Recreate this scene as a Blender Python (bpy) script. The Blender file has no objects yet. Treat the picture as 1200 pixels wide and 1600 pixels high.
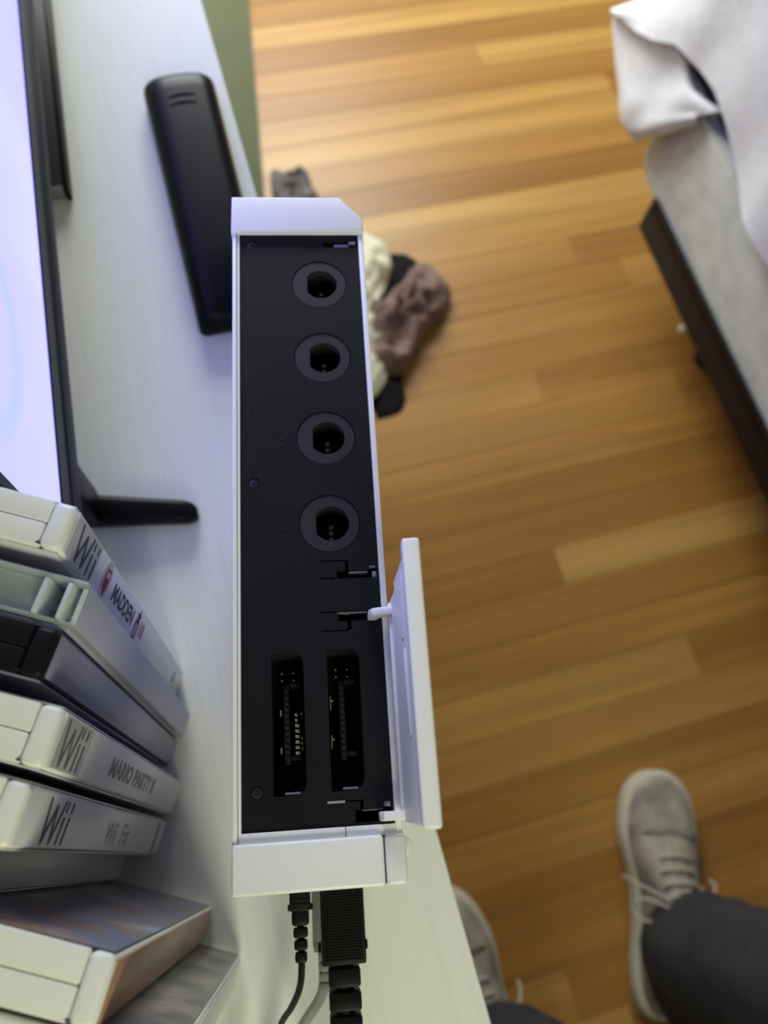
import bpy, bmesh, math, random
from mathutils import Vector, Matrix, noise

R_ = math.radians
MM = 0.001
sc = bpy.context.scene
col = sc.collection
random.seed(7)

# ------------------------------------------------------------------ camera
cam_data = bpy.data.cameras.new('camera')
cam_data.sensor_fit = 'VERTICAL'
cam_data.sensor_height = 36.0
cam_data.lens = 28.125
cam_data.clip_start = 0.01
cam_data.clip_end = 30
cam = bpy.data.objects.new('camera', cam_data)
col.objects.link(cam)
rx = (0.9589421432, -0.2724491202, 0.0787492405)
dn = (-0.2304440425, -0.9104078987, -0.3435884182)
fw = (0.1653042928, 0.3113341209, -0.9358127783)
cam.matrix_world = Matrix(((rx[0], -dn[0], -fw[0], 0.025565),
                           (rx[1], -dn[1], -fw[1], 0.015043),
                           (rx[2], -dn[2], -fw[2], 1.117945),
                           (0, 0, 0, 1)))
cam_data.dof.use_dof = True
cam_data.dof.focus_distance = 0.225
cam_data.dof.aperture_fstop = 11.0
sc.camera = cam

# ------------------------------------------------------------------ light
world = bpy.data.worlds.new('room_ambient')
world.use_nodes = True
bg = world.node_tree.nodes['Background']
bg.inputs[0].default_value = (0.92, 0.97, 0.80, 1)
bg.inputs[1].default_value = 0.085
sc.world = world

def area(name, loc, target, sx, sy, power, color, spread=180):
    d = bpy.data.lights.new(name, 'AREA')
    d.shape = 'RECTANGLE'; d.size = sx; d.size_y = sy
    d.energy = power; d.color = color; d.spread = R_(spread)
    o = bpy.data.objects.new(name, d)
    col.objects.link(o)
    o.location = loc
    o.rotation_euler = (Vector(target) - Vector(loc)).to_track_quat('-Z', 'Y').to_euler()
    return o

area('window_daylight', (0.30, 2.20, 1.36), (0.55, 1.3, 0.0), 1.1, 1.05, 52, (0.96, 1.0, 1.0))
area('lamp_light', (0.02, -0.74, 1.36), (0.05, -0.05, 0.74), 0.3, 0.3, 1.08, (1.0, 1.0, 0.74), 85)

sc.view_settings.view_transform = 'Standard'
sc.view_settings.look = 'None'
sc.view_settings.gamma = 1
sc.view_settings.use_curve_mapping = False
sc.view_settings.exposure = 0.42

# ------------------------------------------------------------------ materials
def mat(name, color, rough=0.5, spec=0.5, metal=0.0, **kw):
    m = bpy.data.materials.new(name)
    m.use_nodes = True
    b = m.node_tree.nodes['Principled BSDF']
    b.inputs['Base Color'].default_value = (*color, 1)
    b.inputs['Roughness'].default_value = rough
    b.inputs['Specular IOR Level'].default_value = spec
    b.inputs['Metallic'].default_value = metal
    for k, v in kw.items():
        b.inputs[k].default_value = v
    return m

def nodes(m):
    t = m.node_tree
    return t, t.nodes, t.links, t.nodes['Principled BSDF']

def ramp(n, stops):
    r = n.new('ShaderNodeValToRGB')
    e = r.color_ramp.elements
    while len(e) < len(stops):
        e.new(0.5)
    for i, (p, c) in enumerate(stops):
        e[i].position = p
        e[i].color = (*c, 1)
    return r

def mottled(name, stops, scale, rough=0.8, bump=0.0, bscale=None, stretch=(1, 1, 1), detail=4, spec=0.3):
    m = mat(name, (0.5, 0.5, 0.5), rough, spec)
    t, n, l, b = nodes(m)
    tc = n.new('ShaderNodeTexCoord')
    mp = n.new('ShaderNodeMapping'); mp.inputs['Scale'].default_value = stretch
    l.new(tc.outputs['Object'], mp.inputs[0])
    nz = n.new('ShaderNodeTexNoise'); nz.inputs['Scale'].default_value = scale
    nz.inputs['Detail'].default_value = detail
    l.new(mp.outputs[0], nz.inputs['Vector'])
    r = ramp(n, stops)
    l.new(nz.outputs[0], r.inputs[0]); l.new(r.outputs[0], b.inputs['Base Color'])
    if bump:
        nb = n.new('ShaderNodeTexNoise'); nb.inputs['Scale'].default_value = bscale or scale * 3
        l.new(mp.outputs[0], nb.inputs['Vector'])
        bp = n.new('ShaderNodeBump'); bp.inputs['Strength'].default_value = bump
        bp.inputs['Distance'].default_value = 0.002
        l.new(nb.outputs[0], bp.inputs['Height']); l.new(bp.outputs[0], b.inputs['Normal'])
    return m

M = {}
M['white_plastic'] = mat('white_plastic', (0.75, 0.75, 0.745), 0.38, 0.45)
M['door_plastic'] = mat('door_plastic', (0.82, 0.82, 0.81), 0.4, 0.4)
M['panel_black'] = mottled('panel_black', [(0.3, (0.0050, 0.0052, 0.0062)), (0.7, (0.0068, 0.0070, 0.0082))], 40, 0.6, 0.15, 2500, spec=0.15)
M['socket_grey'] = mat('socket_grey', (0.020, 0.021, 0.027), 0.5, 0.3)
M['inner_black'] = mat('inner_black', (0.006, 0.006, 0.007), 0.6, 0.3)
M['screw_black'] = mat('screw_black', (0.03, 0.03, 0.033), 0.35, 0.6, 0.5)
M['gold'] = mat('gold', (0.75, 0.62, 0.38), 0.3, 0.5, 1.0)
M['pin_metal'] = mat('pin_metal', (0.20, 0.185, 0.15), 0.45, 0.4, 0.4)
M['hinge_grey'] = mat('hinge_grey', (0.25, 0.24, 0.28), 0.5)
M['seam'] = mat('seam', (0.05, 0.04, 0.06), 0.8)
M['cable_black'] = mat('cable_black', (0.005, 0.005, 0.0055), 0.5, 0.15)
M['cable_grey'] = mat('cable_grey', (0.26, 0.27, 0.25), 0.5, 0.4)
M['black_satin'] = mat('black_satin', (0.004, 0.004, 0.005), 0.34, 0.10)
M['black_matte'] = mat('black_matte', (0.010, 0.010, 0.012), 0.6, 0.4)
M['tv_black'] = mat('tv_black', (0.003, 0.003, 0.004), 0.35, 0.15)
M['tv_chin'] = mat('tv_chin', (0.020, 0.022, 0.026), 0.5, 0.25)
M['box_top'] = mat('box_top', (0.026, 0.029, 0.029), 0.4, 0.2)
M['box_side_lit'] = mat('box_side_lit', (0.16, 0.16, 0.17), 0.5, 0.5)  # black box's end face, the light falling on it painted in as grey
M['case_white'] = mat('case_white', (0.80, 0.81, 0.75), 0.4, 0.45)
M['case_black'] = mat('case_black', (0.006, 0.007, 0.007), 0.45, 0.15)
M['spine_white'] = mat('spine_white', (0.62, 0.62, 0.64), 0.28, 0.5)
M['spine_pale'] = mat('spine_pale', (0.50, 0.51, 0.54), 0.3, 0.5)
M['spine_band'] = mat('spine_band', (0.72, 0.73, 0.72), 0.28, 0.5)
M['clear'] = mat('clear', (0.80, 0.86, 0.86), 0.10, 0.5, Alpha=0.30)
M['clear_edge'] = mat('clear_edge', (0.85, 0.90, 0.90), 0.10, 0.5, Alpha=0.62)
M['ink_grey'] = mat('ink_grey', (0.16, 0.165, 0.19), 0.5)
M['ink_dark'] = mat('ink_dark', (0.03, 0.03, 0.05), 0.5)
M['ink_red'] = mat('ink_red', (0.36, 0.035, 0.05), 0.5)
M['ink_blue'] = mat('ink_blue', (0.05, 0.07, 0.22), 0.5)
M['ink_green'] = mat('ink_green', (0.20, 0.24, 0.14), 0.5)
M['ink_soft'] = mat('ink_soft', (0.22, 0.22, 0.23), 0.5)
M['ink_white'] = mat('ink_white', (0.7, 0.7, 0.72), 0.5)
M['wall'] = mottled('wall', [(0.3, (0.50, 0.49, 0.42)), (0.7, (0.54, 0.53, 0.46))], 3, 0.9, 0.1, 120)
M['frame_white'] = mat('frame_white', (0.7, 0.7, 0.68), 0.4)
M['rug'] = mottled('rug', [(0.3, (0.098, 0.105, 0.058)), (0.7, (0.112, 0.120, 0.067))], 8, 0.95, 0.3, 700)
M['metal_dark'] = mat('metal_dark', (0.008, 0.006, 0.005), 0.5, 0.2)
M['glide'] = mat('glide', (0.75, 0.76, 0.62), 0.4)
M['boxspring'] = mottled('boxspring', [(0.25, (0.50, 0.54, 0.50)), (0.5, (0.63, 0.65, 0.60)), (0.75, (0.72, 0.73, 0.69))], 30, 0.92, 0.2, 500)
M['navy'] = mat('navy', (0.030, 0.033, 0.045), 0.9, 0.2)
M['blanket'] = mottled('blanket', [(0.25, (0.74, 0.74, 0.75)), (0.7, (0.86, 0.86, 0.87))], 35, 0.95, 0.5, 260)
M['jeans'] = mottled('jeans', [(0.3, (0.026, 0.026, 0.027)), (0.7, (0.036, 0.036, 0.037))], 50, 0.95, 0.5, 900)
M['skin'] = mat('skin', (0.45, 0.28, 0.2), 0.6)
M['shoe_upper'] = mottled('shoe_upper', [(0.30, (0.13, 0.112, 0.085)), (0.5, (0.26, 0.228, 0.175)), (0.7, (0.37, 0.33, 0.255))], 26, 0.85, 0.4, 600)
M['shoe_sole'] = mottled('shoe_sole', [(0.3, (0.40, 0.36, 0.26)), (0.7, (0.50, 0.455, 0.34))], 18, 0.8)
M['lace'] = mat('lace', (0.42, 0.39, 0.31), 0.9)
M['cream'] = mottled('cream', [(0.3, (0.56, 0.53, 0.38)), (0.7, (0.70, 0.67, 0.50))], 60, 0.98, 0.8, 500)
M['mauve'] = mottled('mauve', [(0.3, (0.165, 0.105, 0.085)), (0.7, (0.225, 0.145, 0.120))], 25, 0.95, 0.4, 500)
M['black_cloth'] = mat('black_cloth', (0.008, 0.007, 0.007), 0.95, 0.2)
M['grey_fuzz'] = mottled('grey_fuzz', [(0.3, (0.09, 0.08, 0.075)), (0.7, (0.20, 0.175, 0.165))], 70, 0.98, 1.0, 400)
M['art_blue'] = mottled('art_blue', [(0.30, (0.12, 0.05, 0.07)), (0.42, (0.20, 0.15, 0.13)), (0.50, (0.11, 0.14, 0.24)), (0.57, (0.26, 0.17, 0.13)), (0.68, (0.22, 0.36, 0.58))], 26, 0.3, detail=3)
M['art_brown'] = mottled('art_brown', [(0.3, (0.24, 0.10, 0.075)), (0.55, (0.40, 0.20, 0.12)), (0.75, (0.34, 0.25, 0.19))], 20, 0.3, detail=2)
M['art_grey'] = mottled('art_grey', [(0.3, (0.08, 0.075, 0.085)), (0.48, (0.15, 0.14, 0.14)), (0.6, (0.27, 0.24, 0.22)), (0.72, (0.12, 0.11, 0.12))], 40, 0.3, detail=3)
M['spine_lilac'] = mottled('spine_lilac', [(0.3, (0.20, 0.20, 0.27)), (0.7, (0.27, 0.27, 0.35))], 14, 0.3, detail=2)
M['insert_lilac'] = mottled('insert_lilac', [(0.3, (0.30, 0.30, 0.40)), (0.7, (0.38, 0.38, 0.47))], 12, 0.4, detail=2)

# white wood grain laminate of the desk: fine streaks along the desk (Y)
m = M['desk'] = mat('desk', (0.6, 0.6, 0.58), 0.55, 0.2)
t, n, l, b = nodes(m)
tc = n.new('ShaderNodeTexCoord'); mp = n.new('ShaderNodeMapping')
mp.inputs['Scale'].default_value = (900, 14, 14)
l.new(tc.outputs['Object'], mp.inputs[0])
nz = n.new('ShaderNodeTexNoise'); nz.inputs['Scale'].default_value = 1.0; nz.inputs['Detail'].default_value = 3
l.new(mp.outputs[0], nz.inputs['Vector'])
r = ramp(n, [(0.3, (0.63, 0.64, 0.60)), (0.6, (0.67, 0.68, 0.64))])
l.new(nz.outputs[0], r.inputs[0]); l.new(r.outputs[0], b.inputs['Base Color'])
bp = n.new('ShaderNodeBump'); bp.inputs['Strength'].default_value = 0.15; bp.inputs['Distance'].default_value = 0.0005
l.new(nz.outputs[0], bp.inputs['Height']); l.new(bp.outputs[0], b.inputs['Normal'])

# floor boards: a tint for each board, grain along the board
m = M['board'] = mat('board', (0.3, 0.17, 0.06), 0.38, 0.35)
t, n, l, b = nodes(m)
oi = n.new('ShaderNodeObjectInfo')
geo = n.new('ShaderNodeNewGeometry')
mul = n.new('ShaderNodeVectorMath'); mul.operation = 'MULTIPLY'; mul.inputs[1].default_value = (1.2, 36, 36)
l.new(geo.outputs['Position'], mul.inputs[0])
off = n.new('ShaderNodeMath'); off.operation = 'MULTIPLY'; off.inputs[1].default_value = 60
l.new(oi.outputs['Random'], off.inputs[0])
add = n.new('ShaderNodeVectorMath'); add.operation = 'ADD'
l.new(mul.outputs[0], add.inputs[0]); l.new(off.outputs[0], add.inputs[1])
nz = n.new('ShaderNodeTexNoise'); nz.inputs['Scale'].default_value = 1.0; nz.inputs['Detail'].default_value = 5
nz.inputs['Distortion'].default_value = 0.8
l.new(add.outputs[0], nz.inputs['Vector'])
g = ramp(n, [(0.25, (0.72, 0.67, 0.60)), (0.5, (0.92, 0.90, 0.88)), (0.7, (1.10, 1.12, 1.14))])
l.new(nz.outputs[0], g.inputs[0])
tint = ramp(n, [(0.0, (0.280, 0.130, 0.026)), (0.35, (0.338, 0.164, 0.035)), (0.75, (0.372, 0.190, 0.044)), (1.0, (0.445, 0.255, 0.068))])
l.new(oi.outputs['Random'], tint.inputs[0])
mx = n.new('ShaderNodeMix'); mx.data_type = 'RGBA'; mx.blend_type = 'MULTIPLY'; mx.inputs['Factor'].default_value = 1
l.new(tint.outputs[0], mx.inputs['A']); l.new(g.outputs[0], mx.inputs['B'])
l.new(mx.outputs['Result'], b.inputs['Base Color'])

# the lit television picture: pale lavender with the faint blue outline of a rounded tile
m = M['screen'] = bpy.data.materials.new('screen'); m.use_nodes = True
t, n, l = m.node_tree, m.node_tree.nodes, m.node_tree.links
n.remove(n['Principled BSDF'])
em = n.new('ShaderNodeEmission')
tc = n.new('ShaderNodeTexCoord')
nz = n.new('ShaderNodeTexNoise'); nz.inputs['Scale'].default_value = 9; nz.inputs['Detail'].default_value = 2
l.new(tc.outputs['Object'], nz.inputs['Vector'])
r = ramp(n, [(0.3, (0.57, 0.56, 1.95)), (0.7, (0.66, 0.66, 2.05))])
l.new(nz.outputs[0], r.inputs[0])
sub = n.new('ShaderNodeVectorMath'); sub.operation = 'SUBTRACT'; sub.inputs[1].default_value = (0, 0.065, 0.170)
l.new(tc.outputs['Object'], sub.inputs[0])
scl = n.new('ShaderNodeVectorMath'); scl.operation = 'MULTIPLY'; scl.inputs[1].default_value = (0, 1.0, 1.0)
l.new(sub.outputs[0], scl.inputs[0])
ln = n.new('ShaderNodeVectorMath'); ln.operation = 'LENGTH'
l.new(scl.outputs[0], ln.inputs[0])
ring = ramp(n, [(0.036, (0, 0, 0)), (0.043, (1, 1, 1)), (0.045, (1, 1, 1)), (0.050, (0, 0, 0))])
l.new(ln.outputs['Value'], ring.inputs[0])
mx = n.new('ShaderNodeMix'); mx.data_type = 'RGBA'
mx.inputs['B'].default_value = (0.48, 0.58, 1.6, 1)
l.new(ring.outputs[0], mx.inputs['Factor']); l.new(r.outputs[0], mx.inputs['A'])
l.new(mx.outputs['Result'], em.inputs['Color'])
em.inputs['Strength'].default_value = 0.86
l.new(em.outputs[0], n['Material Output'].inputs[0])

# ------------------------------------------------------------------ helpers (all shapes in millimetres)
def obj(name, bm, material, parent=None, smooth=35, mods=None):
    bmesh.ops.recalc_face_normals(bm, faces=bm.faces)
    bmesh.ops.scale(bm, vec=(MM, MM, MM), verts=bm.verts)
    me = bpy.data.meshes.new(name)
    bm.to_mesh(me); bm.free()
    me.materials.append(M[material])
    if smooth:
        me.polygons.foreach_set('use_smooth', [True] * len(me.polygons))
        me.set_sharp_from_angle(angle=R_(smooth))
    o = bpy.data.objects.new(name, me)
    col.objects.link(o)
    if parent:
        o.parent = parent
    return o

def tag(o, label, cat, group=None):
    o['label'] = label; o['category'] = cat
    if group:
        o['group'] = group
    return o

def thing(name, label, cat, loc=(0, 0, 0), rot=(0, 0, 0), group=None):
    o = bpy.data.objects.new(name, None)
    o.empty_display_size = 0.02
    col.objects.link(o)
    o.location = [v * MM for v in loc]; o.rotation_euler = rot
    return tag(o, label, cat, group)

def struct(o):
    o['kind'] = 'structure'
    return o

def box(bm, x0, x1, y0, y1, z0, z1, bev=0, seg=2):
    vs = [bm.verts.new((x, y, z)) for x in (x0, x1) for y in (y0, y1) for z in (z0, z1)]
    F = [(0, 1, 3, 2), (4, 6, 7, 5), (0, 4, 5, 1), (2, 3, 7, 6), (0, 2, 6, 4), (1, 5, 7, 3)]
    fs = [bm.faces.new([vs[i] for i in f]) for f in F]
    if bev:
        es = list({e for f in fs for e in f.edges})
        bmesh.ops.bevel(bm, geom=es, offset=bev, segments=seg, affect='EDGES', profile=0.5)
    return bm

def prism(bm, pts, z0, z1, bev=0, seg=2):
    a = [bm.verts.new((x, y, z0)) for x, y in pts]
    c = [bm.verts.new((x, y, z1)) for x, y in pts]
    n_ = len(pts)
    top = bm.faces.new(c); bot = bm.faces.new(a[::-1])
    for i in range(n_):
        bm.faces.new((a[i], a[(i + 1) % n_], c[(i + 1) % n_], c[i]))
    if bev:
        bmesh.ops.bevel(bm, geom=list(top.edges) + list(bot.edges), offset=bev, segments=seg, affect='EDGES', profile=0.5)
    return bm

def NB():
    return bmesh.new()

def circle(cx, cy, r, n_=32, a0=0.0):
    return [(cx + r * math.cos(a0 + 2 * math.pi * i / n_), cy + r * math.sin(a0 + 2 * math.pi * i / n_)) for i in range(n_)]

def cyl(bm, cx, cy, r, z0, z1, n_=24, bev=0):
    return prism(bm, circle(cx, cy, r, n_), z0, z1, bev)

def plate(bm, outer, holes, z0, z1):
    """flat plate with holes, between z0 and z1"""
    es = []
    for loop in [outer] + holes:
        vs = [bm.verts.new((x, y, z1)) for x, y in loop]
        es += [bm.edges.new((vs[i], vs[(i + 1) % len(vs)])) for i in range(len(vs))]
    res = bmesh.ops.triangle_fill(bm, use_beauty=True, use_dissolve=False, edges=es)
    fs = [f for f in res['geom'] if isinstance(f, bmesh.types.BMFace)]
    ex = bmesh.ops.extrude_face_region(bm, geom=fs)
    vs = [v for v in ex['geom'] if isinstance(v, bmesh.types.BMVert)]
    bmesh.ops.translate(bm, vec=(0, 0, z0 - z1), verts=vs)
    return bm

def loft(bm, rings, closed=True, cap=True):
    R = [[bm.verts.new(p) for p in ring] for ring in rings]
    k = len(R[0])
    for a, c in zip(R, R[1:]):
        for i in range(k if closed else k - 1):
            j = (i + 1) % k
            bm.faces.new((a[i], a[j], c[j], c[i]))
    if cap and closed:
        bm.faces.new(R[0][::-1]); bm.faces.new(R[-1])
    return bm

def spline(pts, n_=8):
    """Catmull-Rom through the points"""
    P = [Vector(p) for p in pts]
    P = [P[0] * 2 - P[1]] + P + [P[-1] * 2 - P[-2]]
    out = []
    for i in range(1, len(P) - 2):
        for k in range(n_):
            t_ = k / n_
            a, b_, c, d = P[i - 1], P[i], P[i + 1], P[i + 2]
            out.append(0.5 * ((2 * b_) + (c - a) * t_ + (2 * a - 5 * b_ + 4 * c - d) * t_ ** 2 + (3 * b_ - a - 3 * c + d) * t_ ** 3))
    out.append(P[-2])
    return out

def tube(bm, pts, r, n_=10, smooth=True, flat=1.0):
    P = spline(pts) if smooth else [Vector(p) for p in pts]
    rings = []
    up = Vector((0, 0, 1))
    for i, p in enumerate(P):
        d = (P[min(i + 1, len(P) - 1)] - P[max(i - 1, 0)]).normalized()
        s = d.cross(up)
        if s.length < 1e-3:
            s = Vector((1, 0, 0))
        s.normalize(); u = s.cross(d)
        rr = r(i / (len(P) - 1)) if callable(r) else r
        rings.append([p + s * rr * math.cos(2 * math.pi * k / n_) + u * rr * flat * math.sin(2 * math.pi * k / n_) for k in range(n_)])
    return loft(bm, rings)

def text_obj(name, s, size, material, parent, origin, right, up, normal, xs=1.0, bold=0.0, slant=0.0):
    cu = bpy.data.curves.new(name, 'FONT')
    cu.body = s; cu.size = 1.0; cu.extrude = 0.02; cu.offset = bold; cu.shear = slant; cu.resolution_u = 3
    tmp = bpy.data.objects.new(name, cu)
    col.objects.link(tmp)
    bpy.context.view_layer.update()
    me = bpy.data.meshes.new_from_object(tmp.evaluated_get(bpy.context.evaluated_depsgraph_get()))
    bpy.data.objects.remove(tmp)
    rt, upv, nm, og = Vector(right), Vector(up), Vector(normal), Vector(origin)
    for v in me.vertices:
        c = v.co
        v.co = (og + rt * (c.x * size * xs) + upv * (c.y * size) + nm * (c.z * 2.0)) * MM
    me.materials.clear(); me.materials.append(M[material])
    me.name = name
    o = bpy.data.objects.new(name, me)
    col.objects.link(o); o.parent = parent
    return o

def fbm(p, s, seed=0.0, oct_=3):
    v = Vector((p[0] * s + seed, p[1] * s + seed * 1.7, p[2] * s - seed)); a = 1.0; tot = 0.0
    for _ in range(oct_):
        tot += a * noise.noise(v); v = v * 2.03; a *= 0.5
    return tot

H = 740.0   # height of the desk top above the floor

# ------------------------------------------------------------------ the room
bm = NB(); box(bm, -360, 2100, -1150, 2300, -30, -7)
floor = struct(obj('floor', bm, 'metal_dark', smooth=0))
bm = NB(); box(bm, -0.5, 0.5, -29.2, 29.2, -12, 0)
es = [e for e in bm.edges if all(abs(v.co.z) < 1e-6 for v in e.verts) and abs(e.verts[0].co.y - e.verts[1].co.y) < 1e-6]
bmesh.ops.bevel(bm, geom=es, offset=0.45, segments=1, affect='EDGES')
bmesh.ops.scale(bm, vec=(MM, MM, MM), verts=bm.verts)
board_mesh = bpy.data.meshes.new('board'); bm.to_mesh(board_mesh); bm.free()
board_mesh.materials.append(M['board'])
row0 = 211.5 + 29.35
for k in range(-23, 36):
    yc = row0 + k * 58.7
    if not (-1140 < yc < 2290):
        continue
    x = -360 - random.uniform(0, 1500)
    while x < 2090:
        L = random.uniform(1500, 2800)
        a, c = max(x, -358), min(x + L, 2098)
        if c - a > 30:
            o = bpy.data.objects.new('board', board_mesh)
            col.objects.link(o); o.parent = floor
            o.location = ((a + c) / 2 * MM, yc * MM, random.uniform(-0.0002, 0))
            o.scale = ((c - a - 0.3), 1, 1)
        x += L

bm = NB(); box(bm, -380, -360, -1150, 2300, -30, 2450)
struct(obj('wall_left', bm, 'wall', smooth=0))
bm = NB()
box(bm, -380, -300, 2300, 2320, -30, 2450); box(bm, 900, 2120, 2300, 2320, -30, 2450)
box(bm, -300, 900, 2300, 2320, -30, 800); box(bm, -300, 900, 2300, 2320, 1900, 2450)
struct(obj('wall_far', bm, 'wall', smooth=0))
win = struct(thing('window_1', 'white framed window in the far wall', 'window', (300, 2310, 800)))
del win['category']
for (x0, x1, z0, z1) in ((-600, 600, 0, 45), (-600, 600, 1055, 1100), (-600, -555, 45, 1055), (555, 600, 45, 1055), (-555, 555, 535, 570)):
    bm = NB(); box(bm, x0, x1, -22, 22, z0, z1, 3); obj('window_frame', bm, 'frame_white', win)
for z0, z1 in ((45, 535), (570, 1055)):
    bm = NB(); box(bm, -555, 555, -3, 3, z0, z1); obj('pane', bm, 'clear', win, smooth=0)
bm = NB(); box(bm, 2100, 2120, -1150, 2300, -30, 2450)
struct(obj('wall_right', bm, 'wall', smooth=0))
bm = NB(); box(bm, -360, -348, -1150, 2300, 0, 90, 3)
struct(obj('baseboard_left', bm, 'frame_white'))
bm = NB(); box(bm, -348, 2100, 2288, 2300, 0, 90, 3)
struct(obj('baseboard_far', bm, 'frame_white'))

# ------------------------------------------------------------------ rug
bm = NB()
prism(bm, [(64, 900), (165, 900), (182, 1004), (256, 1456), (290, 1660), (64, 1660)], 0, 7, 2)
tag(obj('floor_rug', bm, 'rug'), 'plain olive green mat lying flat on the wooden floor beside the desk edge', 'rug')

# ------------------------------------------------------------------ desk
desk = thing('desk', 'long white wood grain desk carrying the television and the console', 'desk', (-140, 250, 0))
bm = NB(); box(bm, -214, 214, -900, 900, 715, 740, 1.2, 2); obj('tabletop', bm, 'desk', desk)
for y in (-880, 880):
    bm = NB(); box(bm, -205, 190, y - 10, y + 10, 0, 715, 1); obj('side_panel', bm, 'desk', desk)
bm = NB(); box(bm, -205, -190, -870, 870, 350, 715, 1); obj('back_panel', bm, 'desk', desk)

# ------------------------------------------------------------------ television
tv = thing('television', 'black flat television with a lit lavender picture, on the desk', 'television', (-43.3, 120, H), (0, 0, R_(-3.71)))
bm = NB(); box(bm, -11, 0, 6, 720, 60, 480, 1.5, 2); obj('back_cover', bm, 'tv_black', tv)
bm = NB(); box(bm, -55, -11, 160, 560, 110, 420, 12, 3); obj('electronics_housing', bm, 'black_matte', tv)
bm = NB(); box(bm, 0, 2.4, 6, 720, 60, 73, 0.8); obj('lower_bezel', bm, 'tv_chin', tv)
bm = NB()
box(bm, 0, 1.6, 6, 720, 73, 86); box(bm, 0, 1.6, 6, 10, 86, 480); box(bm, 0, 1.6, 712, 720, 86, 480); box(bm, 0, 1.6, 10, 712, 472, 480)
obj('bezel', bm, 'tv_black', tv, smooth=0)
bm = NB(); box(bm, -0.5, 0.7, 10, 712, 86, 472); obj('screen', bm, 'screen', tv, smooth=0)
for y0 in (50, 640):
    rings = []
    for fx, fy, hw, ht in ((-90, 12, 5, 9), (-60, 9, 7.5, 12), (-11, 4, 7.8, 15), (15, -0.6, 6.6, 12.5), (34, -4, 5.8, 10.5), (39, -4.9, 5.4, 9.8), (42, -5.4, 4.2, 8.8), (43.5, -5.7, 2.4, 7.2)):
        rings.append([(fx, y0 + fy + hw * math.copysign(abs(math.cos(a)) ** 0.6, math.cos(a)), ht / 2 + ht / 2 * math.copysign(abs(math.sin(a)) ** 0.6, math.sin(a))) for a in [2 * math.pi * i / 20 for i in range(20)]])
    bm = NB(); loft(bm, rings); obj('stand_foot', bm, 'black_satin', tv)
    bm = NB(); box(bm, -9, -1, y0 - 6, y0 + 12, 10, 64, 2); obj('foot_bracket', bm, 'black_satin', tv)

# slim box under the television
stb = thing('set_top_box', 'slim flat black box on the desk under the television', 'device', (-27.4, 367, H), (0, 0, R_(-3.6)))
bm = NB(); box(bm, -120, -3, 0, 260, 1, 11, 0.8); obj('body', bm, 'box_top', stb)
bm = NB(); box(bm, -3.2, 0, -2.5, 262, 0.5, 11.5, 0.8); obj('front_panel', bm, 'tv_black', stb)
bm = NB(); box(bm, -120, -3.3, -1.6, 0.2, 2, 10.5, 0.3); obj('end_panel', bm, 'box_side_lit', stb)

# ------------------------------------------------------------------ remote control, lying face down
rem = thing('remote_control', 'black remote control lying face down at the desk edge', 'remote', (44.5, 344, H), (0, 0, R_(-0.6)))
rings = []
prof = [(-83.2, 18.2, 8), (-82.6, 19.2, 12), (-80.5, 19.8, 15), (-72, 20.0, 18.3), (-40, 20.3, 19), (0, 20.6, 19), (40, 20.9, 19), (70, 21.1, 19), (79, 21.2, 18.6), (82, 21.2, 17.6), (83.2, 20.9, 16.0), (83.8, 20.2, 14.0)]
for y, w, h in prof:
    ring = []
    for k in range(25):
        a = math.pi * k / 24
        cx = math.cos(a); s_ = math.sin(a)
        px = w * math.copysign(abs(cx) ** 0.5, cx)
        bow = 2.5 * (1 - (px / 21) ** 2) if y > 60 else (-1.0 * (1 - (px / 21) ** 2) if y < -75 else 0)
        ring.append((px, y + bow, 2.5 + (h - 2.5) * s_ ** 0.6))
    ring += [(-w * 0.9, y, 0), (w * 0.9, y, 0)]
    rings.append(ring)
bm = NB(); loft(bm, rings); obj('body', bm, 'black_satin', rem, smooth=50)
for y in (66.5, 60.5):
    bm = NB(); tube(bm, [(-8, y - 0.6, 18.5), (-3, y + 0.5, 18.9), (3, y + 0.5, 18.9), (8, y - 0.6, 18.5)], 0.9, 8); obj('grip_ridge', bm, 'inner_black', rem)
bm = NB(); box(bm, -13, 13, -80.8, -80.2, 9, 15.2, 0.2); obj('cover_seam', bm, 'inner_black', rem)

# ------------------------------------------------------------------ the game console (local: x across, y towards its front, z up)
con = thing('game_console', 'white game console standing upright, black port panel on top', 'console', (0, 0, H), (0, 0, R_(-12.2)))
bm = NB(); box(bm, 2.0, 42.4, 11, 203, 0, 8); obj('base_plate', bm, 'white_plastic', con)
bm = NB(); box(bm, 0.1, 1.45, 11.5, 202, 0, 156.2, 0.35); obj('outer_side_shell', bm, 'white_plastic', con)
bm = NB(); box(bm, 1.6, 2.4, 11.5, 201.5, 0, 155.7, 0.25); obj('inner_side_shell', bm, 'white_plastic', con)
bm = NB(); box(bm, 41.95, 43.7, 11.5, 202, 0, 155.9, 0.35); obj('right_side_shell', bm, 'white_plastic', con)
bm = NB(); prism(bm, [(-0.3, 201.3), (43.8, 201.3), (43.8, 206.5), (36.2, 215.4), (-0.1, 215.4)], 0, 157.3, 0.7, 3); obj('front_cap', bm, 'white_plastic', con)
bm = NB(); box(bm, 0, 38.55, 0, 12.0, 0, 157.2, 0.9, 3); obj('rear_cap', bm, 'white_plastic', con)
bm = NB(); box(bm, 38.85, 44.3, 0.1, 11.9, 0, 157.1, 0.9, 3); obj('rear_corner', bm, 'white_plastic', con)
bm = NB(); box(bm, 38.3, 39.1, 0.6, 11.6, 0, 156.4); obj('seam', bm, 'seam', con, smooth=0)
bm = NB(); box(bm, 2.2, 29.0, 11.8, 14.5, 150, 155.6, 0.2); obj('rear_ledge', bm, 'white_plastic', con)
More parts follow.
